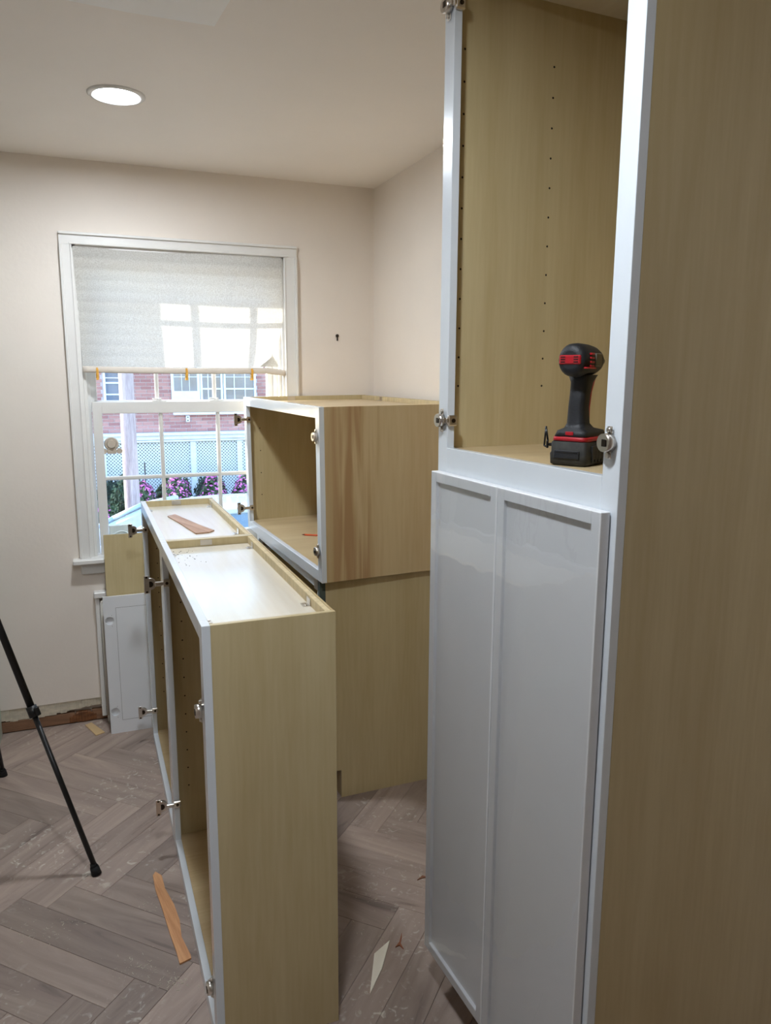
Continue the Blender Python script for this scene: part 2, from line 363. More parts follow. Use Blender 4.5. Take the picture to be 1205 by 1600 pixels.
for xa, xb in ((WX0+.012, WX0+.026), (WX1-.026, WX1-.012)):
    st.box(xa, xb, .018, .034, WZ0, WZ1-.012, bev=.002)
for xa, xb in ((WX0+.012, WX0+.040), (WX1-.040, WX1-.012)):
    st.box(xa, xb, .083, .090, WZ0, WZ1-.012, bev=.001); st.box(xa, xb-.01 if xa < .5 else xb, .125, .135, WZ0, WZ1-.012, bev=.001)
st.build('sash_track', M['trim'], win)
def sash(name, y0, y1, x0, x1, z0, z1, s, rt, rb, mx_, mz_, mun=.018):
    o = MB(); o.box(x0, x0+s, y0, y1, z0, z1, bev=.0015); o.box(x1-s, x1, y0, y1, z0, z1, bev=.0015)
    o.box(x0+s, x1-s, y0, y1, z1-rt, z1, bev=.0015); o.box(x0+s, x1-s, y0, y1, z0, z0+rb, bev=.0015)
    o = o.build(name, M['trim'], win)
    ym = (y0+y1)/2
    for X in mx_: bx('muntin', M['trim'], o, X-mun/2, X+mun/2, ym-.009, ym+.009, z0+rb, z1-rt, bev=.004)
    for Z in mz_: bx('muntin', M['trim'], o, x0+s, x1-s, ym-.0085, ym+.0085, Z-mun/2, Z+mun/2, bev=.004)
    xs = [x0+s]+list(mx_)+[x1-s]; zs = [z0+rb]+list(mz_)+[z1-rt]
    for a, c in zip(xs, xs[1:]):
        for d, e in zip(zs, zs[1:]): MB().box(a, c, ym-.0015, ym+.0015, d, e).build('pane', M['glass'], o)
    return o
LS = sash('lower_sash', .04, .078, .045, .884, WZ0, 1.49, .04, .052, .075, (.341, .604), (1.141,))
US = sash('upper_sash', .092, .128, .030, .896, 1.445, 2.143, .04, .05, .05, (.334, .600), (1.95,))
for X in (.337, .598):
    l_ = MB().box(X-.034, X+.034, .045, .078, 1.4905, 1.496, bev=.002).cyl((X, .06, 1.496), (X, .06, 1.503), .014, .011)
    l_.box(X-.03, X+.012, .05, .06, 1.499, 1.506, bev=.002).build('sash_lock', M['trim'], win)
# blind
bl = thing('window_blind', 'cream translucent fabric blind pulled halfway down the sash window', 'blind', (0, YW, 0))
bm = bmesh.new(); NX, NZ = 60, 90; V = []
for j in range(NZ+1):
    t = j/NZ; z = 2.150-t*(2.150-1.645)
    xl = .006+.012*t; xr = .915
    if t > .5: xr = .915-.10*((t-.5)/.5)**2.2
    row = []
    for i in range(NX+1):
        s_ = i/NX; xx = xl+(xr-xl)*s_
        pl = .0022*abs(math.sin(math.pi*t*11))
        y = .004-pl+.006*math.sin(s_*5+t*2)-.004+.020*max(0, s_-.85)/.15*max(0, t-.45)
        zz = z-.010*s_*(1-t)*0+.004*math.sin(s_*9)*t*(1-t)
        row.append(bm.verts.new((xx, y-.004, zz)))
    V.append(row)
for j in range(NZ):
    for i in range(NX):
        f = bm.faces.new((V[j][i], V[j][i+1], V[j+1][i+1], V[j+1][i])); f.smooth = True
me = bpy.data.meshes.new('fabric'); bm.to_mesh(me); bm.free(); me.materials.append(M['blind'])
o = bpy.data.objects.new('fabric', me); col.objects.link(o); o.parent = bl
MB().cyl((.006, .012, 2.139), (.915, .012, 2.139), .008).build('roller_tube', M['trim'], bl)
h = MB(); rings = []
for i in range(41):
    s_ = i/40; X = .016+.905*s_; dz = -.004*math.sin(math.pi*s_)-(.012*max(0, s_-.9)/.1); dy = -.004
    rings.append([(X, -.006+dy+.006*math.cos(a), 1.634+dz+.0145*math.sin(a)) for a in [k*math.pi/5 for k in range(10)]])
h.loft(rings); h.build('hem_bar', mat('hem_fabric', (222, 212, 200), .7), bl)
MB().prism([(.80, 1.651), (.865, 1.70), (.895, 1.652)], 0, .0012, T=Matrix(((1, 0, 0, 0), (0, 0, 1, .0025), (0, 1, 0, 0), (0, 0, 0, 1)))).build('folded_corner', M['blind'], bl)
for X, lab in ((.075, 'left'), (.457, 'middle'), (.758, 'right')):
    c = thing('clothes_pin', f'yellow wooden clip on the bottom hem of the blind, {lab} one of three', 'clip', (X, YW, 1.612), group='yellow clips on the blind hem')
    for s_ in (-1, 1):
        MB().prism([(-.005, -.024), (.005, -.024), (.006, .018), (.003, .030), (-.004, .030)], -.0025, .0025,
                   T=Matrix.Translation((0, -.0212+s_*.0035 if s_ < 0 else -.0005, 0)) @ Matrix.Rotation(R(s_*4), 4, 'X') @ Matrix.Rotation(R(90), 4, 'X')).build('jaw', M['clip'], c)
    MB().cyl((-.006, -.0125, -.006), (.006, -.0125, -.006), .0095, n=10).build('spring', M['nickel_dark'], c)
# round suction holder stuck on the lower left pane
sc = thing('suction_holder', 'beige round suction holder with two small ears on the lower left pane', 'holder', (.118, YW+.0565, 1.300))
MB().cyl((0, 0, 0), (0, -.008, 0), .032, .028, n=32).build('rim', M['suction'], sc)
MB().cyl((0, -.0082, 0), (0, -.016, 0), .020, .017, n=32).build('knob', M['suction'], sc)
for s_ in (-1, 1): MB().cyl((s_*.033, 0, -.033), (s_*.033, -.007, -.033), .014, .012, n=20).build('ear', M['suction'], sc)
bx('neck', M['suction'], sc, -.02, .02, -.007, 0, -.046, -.018, bev=.002)
pl = thing('square_plate', 'pale square plate with raised round rim standing on the window stool', 'plate', (.137, YW+.022, WZ0))
bx('panel', M['lightplate'], pl, -.052, .052, 0, .008, .001, .137, bev=.002)
rg = MB(); rings = []
for i in range(49):
    a = i/48*2*math.pi
    rings.append([((.040+.003*math.cos(b))*math.cos(a), -.001+.003*math.sin(b), .068+(.040+.003*math.cos(b))*math.sin(a)) for b in [k*math.pi/4 for k in range(8)]])
rg.loft(rings, cap=False); rg.build('rim', M['lightplate'], pl)

# ------------------------------------------------------------------ downlights
def downlight(x, y, label):
    t = thing('ceiling_light', label, 'ceiling light', (x, y, ZC))
    prof = [(.090, 0), (.090, -.002), (.085, -.006), (.074, -.007), (.068, -.003)]
    rg = MB(); rings = []
    for i in range(49):
        a = i/48*2*math.pi; rings.append([(r*math.cos(a), r*math.sin(a), z) for r, z in prof])
    b = bmesh.new(); V = [[b.verts.new(p) for p in r] for r in rings]
    for a, c in zip(V, V[1:]):
        for k in range(len(prof)-1): f = b.faces.new((a[k], c[k], c[k+1], a[k+1])); f.smooth = True
    rg.add(b); rg.build('trim_ring', M['trim'], t)
    MB().cyl((0, 0, -.0035), (0, 0, -.001), .069, n=48).build('lens', M['lens'], t)
downlight(.167, 2.783, 'lit round white recessed ceiling light above the far end of the room')
downlight(.167, .92, 'lit round white recessed ceiling light nearest overhead, out of the frame')

# ------------------------------------------------------------------ cabinets
def hinge(parent, y, z, side, pose):
    """side +1: hinge on the far stile (return faces the camera), -1 on the near stile. y = inner edge of the stile.
       cup plate hangs out in front (open) or lies in front of the stile (closed)"""
    s = side
    h = MB()
    h.box(-.002, .0225, -.0095 if s > 0 else 0, 0 if s > 0 else .0095, -.0125, .0125, bev=.003)      # block on the return
    h.box(-.006, .004, (-.0085 if s > 0 else 0), (.004 if s > 0 else .0085), -.006, .006, bev=.0015)
    hb = h.build('hinge', M['nickel'], parent, loc=(0, y, z))
    MB().cyl((.011, -s*.0096, 0), (.011, -s*.0112, 0), .005, n=10).build('screw', M['nickel_dark'], hb)
    if pose == 'open':
        a = MB().box(-.026, -.003, -s*.006-.004, -s*.006+.004, -.007, .007, bev=.002); a.build('arm', M['nickel'], hb)
        c = MB().cyl((-.040, -s*.004, 0), (-.040, -s*.004+s*.011, 0), .019, n=20).box(-.059, -.043, -s*.006-.0012, -s*.006+.0012, -.029, .029, bev=.0008)
        c.build('cup', M['nickel'], hb)
        MB().cyl((-.040, -s*.0065, 0), (-.040, -s*.004, 0), .0095, n=16).cyl((-.051, -s*.0085, .024), (-.051, -s*.0071, .024), .0035, n=8).cyl((-.051, -s*.0085, -.024), (-.051, -s*.0071, -.024), .0035, n=8).build('recess', M['nickel_dark'], hb)
    else:
        a = MB().box(-.012, -.003, -.004, .008*s+.004 if s > 0 else .004, -.006, .006, bev=.001); a.build('arm', M['nickel'], hb)
        yc = s*.018
        c = MB().cyl((-.004, yc, 0), (-.018, yc, 0), .0165, .0150, n=20).box(-.005, -.003, yc-.006, yc+.006, -.027, .027, bev=.0008)
        c.cyl((-.0048, yc, .021), (-.009, yc, .021), .005, .004, n=12).cyl((-.0048, yc, -.021), (-.009, yc, -.021), .005, .004, n=12)
        c.build('cup', M['nickel'], hb)
        MB().box(-.0195, -.0178, yc-.009, yc+.002, -.006, .006, bev=.0005).build('recess', M['nickel_dark'], hb)
    return hb
def bracket(parent, x, y, z, kind, sx=1, sy=1):
    """small steel corner bracket: flat on a vertical strip ('flat') or L shaped in the corner ('L')"""
    b = MB()
    if kind == 'flat': b.box(x-.019, x+.019, y-.0016*1, y, z-.018, z, bev=.0004).cyl((x-.012, y-.0016, z-.008), (x-.012, y-.0028, z-.008), .0032, n=8).cyl((x+.012, y-.0016, z-.008), (x+.012, y-.0028, z-.008), .0032, n=8)
    elif kind == 'Ly':   # against a strip at larger x
        b.box(x-.002, x, y-.014, y+.014, z, z+.018, bev=.0004).box(x-.019, x, y-.014, y+.014, z, z+.0016, bev=.0004)
        b.cyl((x-.011, y-.008, z+.0016), (x-.011, y-.008, z+.003), .0032, n=8).cyl((x-.011, y+.008, z+.0016), (x-.011, y+.008, z+.003), .0032, n=8)
    else:                # against the frame at smaller x
        b.box(x, x+.018, y-.011, y+.011, z, z+.0016, bev=.0004).cyl((x+.006, y-.006, z+.0016), (x+.006, y-.006, z+.0032), .0034, n=8).cyl((x+.012, y+.005, z+.0016), (x+.012, y+.005, z+.0032), .0034, n=8)
    b.build('bracket', M['nickel'], parent)
def cabinet(name, label, loc, W, H, D, rz=0, st_=.04, tr=.04, br=.04, zb=0, holes=(), hinges=(), side_m='maple', recess=.025, T=None, rails=(), top_m='maple_top', shelfz=()):
    r = thing(name, label, 'cabinet', loc, rz)
    if T is not None: r.rotation_euler = T
    ft = .019; pt = .013
    bx('stile', M['white'], r, 0, ft, 0, st_, zb, H); bx('stile', M['white'], r, 0, ft, W-st_, W, zb, H)
    bx('rail', M['white'], r, 0, ft, st_, W-st_, H-tr, H); bx('rail', M['white'], r, 0, ft, st_, W-st_, zb, zb+br)
    for z0, z1 in rails: bx('rail', M['white'], r, 0, ft, st_, W-st_, z0, z1)
    for y0 in (.0, W-pt):
        if y0 > 0 and side_m == 'maple2': side_m = 'maple'
        if zb: # side panel with a toe notch
            b = MB().prism([(ft, zb), (.076, zb), (.076, 0), (D, 0), (D, H), (ft, H)], 0, pt, T=Matrix(((1, 0, 0, 0), (0, 0, 1, y0), (0, 1, 0, 0), (0, 0, 0, 1))))
            b.build('side_panel', M[side_m], r)
        else: bx('side_panel', M[side_m], r, ft, D, y0, y0+pt, 0, H)
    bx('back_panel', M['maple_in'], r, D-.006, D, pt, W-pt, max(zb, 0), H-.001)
    bx('bottom_panel', M['maple_x'], r, ft, D-.006, pt, W-pt, zb+br-.013, zb+br-.001)
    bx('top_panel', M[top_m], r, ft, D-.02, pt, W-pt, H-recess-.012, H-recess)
    bx('hanging_rail', M['edge'], r, D-.020, D-.0062, pt, W-pt, H-recess-.012, H-.002)
    bx('hanging_rail', M['edge'], r, D-.020, D-.0062, pt, W-pt, zb+br, zb+br+.07)
    for z0 in shelfz: bx('shelf', M['maple_x'], r, ft, D-.006, pt, W-pt, z0-.013, z0)
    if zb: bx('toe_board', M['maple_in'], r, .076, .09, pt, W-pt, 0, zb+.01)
    hb = MB()
    for hx, z0, z1, n in holes:
        for k in range(n):
            z = z0+(z1-z0)*k/(n-1); hb.cyl((hx, W-pt-.0004, z), (hx, W-pt+.003, z), .0026, n=8); hb.cyl((hx, pt-.003, z), (hx, pt+.0004, z), .0026, n=8)
    if holes: stuff(hb.build('shelf_pin_holes', M['hole'], r))
    for side, z, pose in hinges: hinge(r, W-st_ if side > 0 else st_, z, side, pose)
    return r
NX_, ND, NH = .2102, .3026, 1.0821
pins = ((.055, .22, .94, 12), (.255, .22, .94, 12))
c1 = cabinet('wall_cabinet', 'tall narrow maple cabinet with white face frame, nearest in the low row', (NX_, 1.5957, 0), .9098, NH, ND, holes=pins,
             hinges=((1, .953, 'open'), (1, .175, 'open'), (-1, .881, 'closed'), (-1, .180, 'closed')), rails=())
c2 = cabinet('wall_cabinet', 'maple cabinet with white face frame at the window end of the low row', (NX_, 2.5062, 0), .8436, NH, ND, holes=pins,
             hinges=((1, .966, 'open'), (1, .150, 'open')), rails=())
for c, Wd in ((c1, .9098), (c2, .8436)):
    zt = NH-.025
    bracket(c, .145, Wd-.0135, NH-.003, 'flat')
    bracket(c, ND-.0205, Wd-.09, zt, 'Ly'); bracket(c, ND-.0205, .15, zt, 'Ly')
    bracket(c, .0195, Wd-.11, zt, 'Lx'); bracket(c, .0195, .10, zt, 'Lx')
# stacked cabinet
c3 = cabinet('wall_cabinet', 'maple cabinet with white frame lying stacked on the base cabinet by the window', (.7643, 2.5349, .8775), 1.0748, .628, .6151,
             T=(R(.30), R(-.57), R(2.447)), holes=((.07, .16, .48, 4), (.40, .16, .48, 4)), side_m='maple2', recess=.02,
             hinges=((1, .525, 'open'), (1, .105, 'open'), (-1, .525, 'closed'), (-1, .115, 'closed')), top_m='maple_x')
bracket(c3, .23, 1.0748-.0135, .626, 'flat'); bracket(c3, .6151-.0205, .82, .608, 'Ly')
# base cabinet beneath
c4 = cabinet('base_cabinet', 'plain maple base cabinet standing on the floor under the stacked cabinet', (.7714, 2.5783, 0), 1.03, .876, .60, rz=R(.6063), zb=.114, recess=.0, hinges=())
bx('edge_strip', M['greenblack'], c4, -.003, .0185, -.0012, -.0002, .115, .8755, bev=.0002)['label'] = 'dark grey-green front edge'
bx('edge_strip', M['greenblack'], c4, -.0022, -.0002, -.0012, .024, .115, .8755, bev=.0002)['label'] = 'dark grey-green front edge'
bx('edge_plate', M['nickel'], c4, -.0022, -.0004, .03, .075, .83, .872, bev=.0003)
# tall cabinet
TT = R(2.483)
c5 = cabinet('pantry_cabinet', 'tall white-framed maple pantry cabinet standing at the right with a tool inside', (.8156, 1.0111, 0), .6312, 2.485, .55, rz=TT,
             st_=.042, tr=.035, br=.04, zb=.114, holes=((.043, 1.59, 2.32, 12), (.281, 1.59, 2.32, 12)), rails=((1.355, 1.4475),), shelfz=(1.4445,),
             hinges=((1, 1.511, 'closed'), (-1, 1.506, 'closed'), (1, 2.392, 'closed'), (-1, 2.392, 'closed')), side_m='maple', recess=.02)
def pantry_door(y0, y1, lab):
    d = MB(); z0, z1, fw = .114, 1.391, .024
    xo, xi = -.0225, -.0025
    d.box(xo, xi, y0, y0+fw, z0, z1, bev=.0012).box(xo, xi, y1-fw, y1, z0, z1, bev=.0012)
    d.box(xo, xi, y0+fw, y1-fw, z1-fw, z1, bev=.0012).box(xo, xi, y0+fw, y1-fw, z0, z0+fw, bev=.0012)
    d = d.build('door', M['doorwhite'], c5); d['label'] = lab
    bx('panel', M['doorwhite'], d, xo+.008, xi-.002, y0+fw, y1-fw, z0+fw, z1-fw, bev=.0003)
    # clear film stretched over the whole door, lightly puckered
    bm = bmesh.new(); n1, n2 = 14, 60; V = []
    for j in range(n2+1):
        row = []
        for i in range(n1+1):
            yy = y0+.002+(y1-y0-.004)*i/n1; zz = z0+.002+(z1-z0-.004)*j/n2
            row.append(bm.verts.new((xo-.0012-.0006*math.sin(i*1.7+j*.35)*math.sin(j*.21+i*.2), yy, zz)))
        V.append(row)
    for j in range(n2):
        for i in range(n1):
            f = bm.faces.new((V[j][i], V[j][i+1], V[j+1][i+1], V[j+1][i])); f.smooth = True
    me = bpy.data.meshes.new('protective_film'); bm.to_mesh(me); bm.free(); me.materials.append(M['film'])
    o = bpy.data.objects.new('protective_film', me); col.objects.link(o); o.parent = d
pantry_door(.333, .622, 'door with its film puckered along the top'); pantry_door(.013, .330, 'door nearer the camera')

# ------------------------------------------------------------------ cordless driver
dr = thing('cordless_driver', 'black and red cordless impact driver standing on its battery in the pantry', 'power tool', (.905, 1.245, 1.4447), R(29))
def rr(cx, cz, hx, hy, r, n=5, z=0):
    """rounded rectangle ring in plane z, centred at (cx, cz)"""
    pts = []
    for qx, qy, a0 in ((1, 1, 0), (-1, 1, 90), (-1, -1, 180), (1, -1, 270)):
        for k in range(n): a = R(a0+90*k/(n-1)); pts.append((cx+qx*(hx-r)+r*math.cos(a), cz+qy*(hy-r)+r*math.sin(a), z))
    return pts
def lring(secs): return [rr(cx, cy, hx, hy, r, z=z) for cx, cy, hx, hy, r, z in secs]
MB().loft(lring([(0, 0, .050, .034, .010, .0), (0, 0, .055, .038, .010, .003), (0, 0, .056, .039, .010, .022), (0, 0, .054, .037, .009, .026), (0, 0, .054, .037, .009, .044), (0, 0, .050, .034, .008, .047)])).build('battery', M['grime'], dr)
for yy in (-.0375, .0375): bx('battery_button', M['toolblack'], dr, -.03, .03, yy-.003, yy+.003, .012, .038, bev=.001)
for k in range(5): bx('battery_rib', M['toolblack'], dr, -.030+.014*k, -.022+.014*k, -.041, -.0385, .006, .03, bev=.001)
bx('battery_lip', M['toolblack'], dr, -.0585, -.0555, -.026, .026, .014, .030, bev=.001)
bx('battery_edge', M['toolblack'], dr, -.060, -.0585, -.022, .022, .026, .029, bev=.0005)
MB().loft(lring([(0, 0, .052, .036, .010, .0472), (0, 0, .051, .035, .010, .055)])).build('red_band', M['toolred'], dr)
MB().loft(lring([(0, 0, .050, .034, .010, .0552), (0, 0, .046, .031, .012, .066), (-.008, 0, .028, .022, .012, .071), (-.012, 0, .022, .0185, .014, .080),
                (-.014, 0, .0205, .0165, .013, .110), (-.010, 0, .0205, .0165, .013, .135), (-.004, 0, .022, .018, .014, .158), (0, 0, .030, .022, .015, .172)])).build('handle', M['toolblack'], dr)
MB().loft(lring([(.008, 0, .006, .0125, .004, .078), (.009, 0, .0055, .012, .004, .110), (.014, 0, .006, .012, .004, .140), (.022, 0, .010, .013, .004, .166)])).build('handle_insert', M['toolred'], dr)
bx('trigger', M['toolred'], dr, .018, .030, -.006, .006, .142, .168, bev=.002)
# head: a barrel along +x
rings = []
for X, hr, sz in ((-.060, .018, .9), (-.058, .026, .95), (-.050, .0305, 1), (-.030, .032, 1), (.000, .031, 1), (.026, .028, 1), (.044, .023, 1), (.056, .017, 1), (.062, .012, 1)):
    rings.append([(X, hr*.92*math.cos(a), .199+hr*sz*math.sin(a)) for a in [k*math.pi/12 for k in range(24)]])
MB().loft(rings).build('head', M['toolblack'], dr)
MB().cyl((.062, 0, .199), (.080, 0, .199), .0085, .0075).build('chuck', M['nickel_dark'], dr)
bx('rear_plate', M['toolred'], dr, -.0625, -.054, -.0215, .0215, .191, .208, bev=.002)
vt = MB()
for s_ in (-1, 1):
    for k in range(3): vt.box(-.0632, -.0622, s_*.013-.0045, s_*.013+.0045, .1945+k*.0045, .1965+k*.0045)
vt.build('rear_vents', M['rubber'], dr)
sp = MB()
for k in range(4): sp.box(-.036, -.020, -.0315, -.027, .186+k*.0075, .190+k*.0075, bev=.001)
sp.build('side_vents', M['toolred'], dr)
bx('side_badge', mat('grey_badge', (110, 104, 96), .5), dr, -.010, .016, -.0298, -.0255, .188, .212, bev=.001)
bx('side_stripe', M['toolred'], dr, -.055, -.014, -.0325, -.0255, .183, .186, bev=.001)
bx('status_button', M['toolred'], dr, -.0505, -.0470, -.008, .008, .058, .065, bev=.001)
# belt hook on the side
bh = MB()
bh.box(-.035, -.025, .036, .050, .034, .040, bev=.001)
bh.box(-.038, -.033, .050, .054, .030, .044, bev=.001)
for a, c in (((-.035, .052, .032), (-.033, .060, .034)), ((-.033, .060, .034), (-.031, .0585, .072)), ((-.031, .0585, .072), (-.034, .052, .044))): bh.cyl(a, c, .002, n=6)
bh.cyl((-.035, .052, .032), (-.035, .052, .046), .0025, n=6)
bh.build('belt_hook', M['black'], dr)

# ------------------------------------------------------------------ leaning pieces
# radiator end
ra = thing('radiator', 'off-white column radiator on the wall under the window, behind the leaning panels', 'radiator', (0, 0, 0))
bx('end_panel', M['trim'], ra, .004, .024, 3.600, 3.634, .03, .605, bev=.003)
bx('cap', M['trim'], ra, .0, .44, 3.585, 3.634, .606, .634, bev=.004)
for k in range(8):
    X = .036+k*.052
    MB().cyl((X, 3.586, .04), (X, 3.586, .585), .0115, n=12).cyl((X, 3.586, .0), (X, 3.586, .04), .008, .0105, n=10).sphere((X, 3.586, .585), .0115, n=12).build('column', M['radi'], ra)
for z in (.09, .20, .29, .54): bx('cross_pipe', M['radi'], ra, .036, .42, 3.582, 3.5835+.012, z, z+.014, bev=.003)
# tan board leaning on the stool
def lean(name, label, cat, x0, ybot, ytop, H, loc_z=0, rz=0, rx_extra=0):
    ang = math.atan2(ytop-ybot, H)
    t = thing(name, label, cat, (x0, ybot, loc_z)); t.rotation_euler = (-ang, 0, rz); return t
t = lean('maple_board', 'plain tan maple board standing behind the white door and leaning on the window stool', 'board', .051, 3.505, 3.568, .90)
bx('veneer_face', M['maple'], t, 0, .168, 0, .006, .0, .905, bev=.0005)
t.rotation_euler[1] = R(.3)
ld = lean('cabinet_door', 'white cabinet door seen from the back, leaning below the window beside the row', 'door', .036, 3.458, 3.515, .632)
HW, HH = .36, .632
# back face with cup holes (sheet lies in x,z; built in x,y then turned up)
TX = Matrix(((1, 0, 0, 0), (0, 0, -1, 0), (0, 1, 0, 0), (0, 0, 0, 1)))
cups = [(.024, .522, .0185), (.024, .100, .0185)]
MB().sheet([(0, 0), (HW, 0), (HW, HH), (0, HH)], cups, -.0105, 0, T=TX).build('back_layer', M['doorwhite'], ld)
bx('front_layer', M['doorwhite'], ld, 0, HW, .0106, .020, 0, HH, bev=.0008)
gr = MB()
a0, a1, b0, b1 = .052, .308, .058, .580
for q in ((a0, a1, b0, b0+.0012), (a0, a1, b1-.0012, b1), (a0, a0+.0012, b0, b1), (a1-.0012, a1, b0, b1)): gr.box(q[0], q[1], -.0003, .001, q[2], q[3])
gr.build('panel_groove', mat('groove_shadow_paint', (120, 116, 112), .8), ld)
sm = MB()
for cx, cy, r in cups:
    for d in (-.025, .025): sm.cyl((cx+.010, -.0004, cy+d), (cx+.010, .0005, cy+d), .0012, n=6)
sm.build('pilot_holes', M['hole'], ld)

# ------------------------------------------------------------------ offcuts, pencil, hook
def strip(name, label, cat, m, pts, z, th, warp=.0, group=None):
    """flat offcut with outline pts (world x,y); optionally bowed along its length"""
    cx = sum(p[0] for p in pts)/len(pts); cy = sum(p[1] for p in pts)/len(pts)
    dx, dy = pts[len(pts)//2][0]-pts[0][0], pts[len(pts)//2][1]-pts[0][1]; a = math.atan2(dy, dx)
    ca, sa = math.cos(-a), math.sin(-a)
    loc = [((x-cx)*ca-(y-cy)*sa, (x-cx)*sa+(y-cy)*ca) for x, y in pts]
    o = MB().prism(loc, 0, th).build(name, m); o.location = (cx, cy, z+.0004); o.rotation_euler = (0, 0, a)
    return tag(o, label, cat, group)
def px_floor(x, y, z=0):
    d = F+R2*((x-602.5)/1187.7)-U2*((y-800)/1187.7); t = (z-CAM.z)/d.z; p = CAM+d*t; return (p.x, p.y)
strip('wood_shim', 'long wavy-edged tan wood offcut on the floor beside the low cabinets', 'wood scrap', M['veneer'],
      [px_floor(*q) for q in ((239, 1370), (243, 1364), (253, 1370), (258, 1390), (272, 1415), (281, 1440), (284, 1466), (298, 1494), (299, 1499), (281, 1508), (276, 1490), (266, 1462), (253, 1420), (243, 1392))], 0, .005)
zt = NH-.025
strip('wood_shim', 'thin brown wood offcut lying on top of the window-end low cabinet', 'wood scrap', M['veneer2'],
      [px_floor(x, y, zt) for x, y in ((262, 808), (274, 805), (294, 814), (318, 824), (335, 830), (327, 833), (306, 835), (295, 828), (278, 817))], zt, .004)
strip('wood_chip', 'small pale wood chip on the floor near the broken wall foot', 'wood scrap', mat('pale_chip', (206, 176, 132), .6),
      [px_floor(x, y) for x, y in ((133, 1134), (143, 1130), (164, 1145), (150, 1150), (144, 1144))], 0, .004)
strip('triangle_offcut', 'cream triangular offcut on the floor between the cabinets', 'wood scrap', M['cream'],
      [px_floor(x, y) for x, y in ((578, 1555), (585, 1492), (609, 1471), (597, 1515))], 0, .004)
strip('bark_sliver', 'forked reddish-brown splinter on the floor behind the triangular offcut', 'wood scrap', mat('red_brown_sliver', (140, 84, 56), .8),
      [px_floor(x, y) for x, y in ((618, 1481), (624, 1473), (628, 1458), (628, 1466), (626, 1475), (631, 1484), (624, 1478))], 0, .003)
strip('bark_sliver', 'tiny brown splinter on the floor at the foot of the pantry door edge', 'wood scrap', mat('brown_sliver', (128, 84, 60), .8),
      [px_floor(x, y) for x, y in ((652, 1376), (660, 1369), (667, 1371), (660, 1373))], 0, .003)
# sawdust crumbs
cr_ = MB(); random.seed(3)
for cxp, cyp, sp_, n_ in ((75, 1455, 30, 60), (215, 1515, 30, 70), (272, 1535, 12, 60), (240, 1415, 14, 25), (585, 1395, 22, 30), (600, 1450, 30, 30), (130, 1190, 60, 22), (110, 1340, 70, 20)):
    for k in range(n_):
        X, Y = px_floor(cxp+random.gauss(0, sp_), cyp+random.gauss(0, sp_*.55))
        if NX_-.01 < X < NX_+ND+.01: continue
        s1 = random.choice((.001, .0014, .002, .0045)); s2 = random.uniform(.0003, .0009)
        cr_.box(-s1, s1, -s2, s2, 0, s2*.8, T=Matrix.Translation((X, Y, .0003)) @ Matrix.Rotation(random.uniform(0, 3.1), 4, 'Z'))
tag(stuff(cr_.build('sawdust', mat('sawdust_pale', (188, 178, 160), .9))), 'pale sawdust and chips scattered over the grey-brown plank floor', 'sawdust')
cr2 = MB()
for k in range(45):
    X, Y = px_floor(random.gauss(285, 18), random.gauss(868, 10), zt)
    if NX_+.03 < X < NX_+ND-.03 and 1.65 < Y < 2.45:
        s1 = random.uniform(.0008, .0018); cr2.box(-s1, s1, -s1*.6, s1*.6, 0, s1*.5, T=Matrix.Translation((X, Y, zt+.0003)) @ Matrix.Rotation(random.uniform(0, 3.1), 4, 'Z'))
tag(stuff(cr2.build('dark_crumbs', M['hole'])), 'dark crumbs scattered on the near low cabinet top', 'crumbs')
# pencil in stacked cabinet
pc = thing('pencil', 'orange carpenter pencil lying inside the stacked cabinet', 'pencil', (.866, 3.170, .922), R(-36))
MB().loft([[(X, yy, zz) for yy, zz in ((-.004, 0), (.004, 0), (.0055, .003), (.004, .006), (-.004, .006), (-.0055, .003))] for X in (.014, .17)], smooth=False).build('body', M['orange'], pc)
MB().cyl((.0138, 0, .003), (0, 0, .003), .0042, .0008, n=6).build('tip', mat('pencil_tip', (120, 60, 36), .6), pc)
# anchor in window wall
hk = thing('wall_hook', 'small dark metal keyhole hook on the wall right of the window', 'hook', (1.187, YW, 1.797))
MB().cyl((0, 0, .006), (0, -.004, .006), .008, n=14).build('plate', M['nickel_dark'], hk)
bx('prong', M['hole'], hk, -.003, .003, -.006, -.0002, -.018, .006, bev=.001)

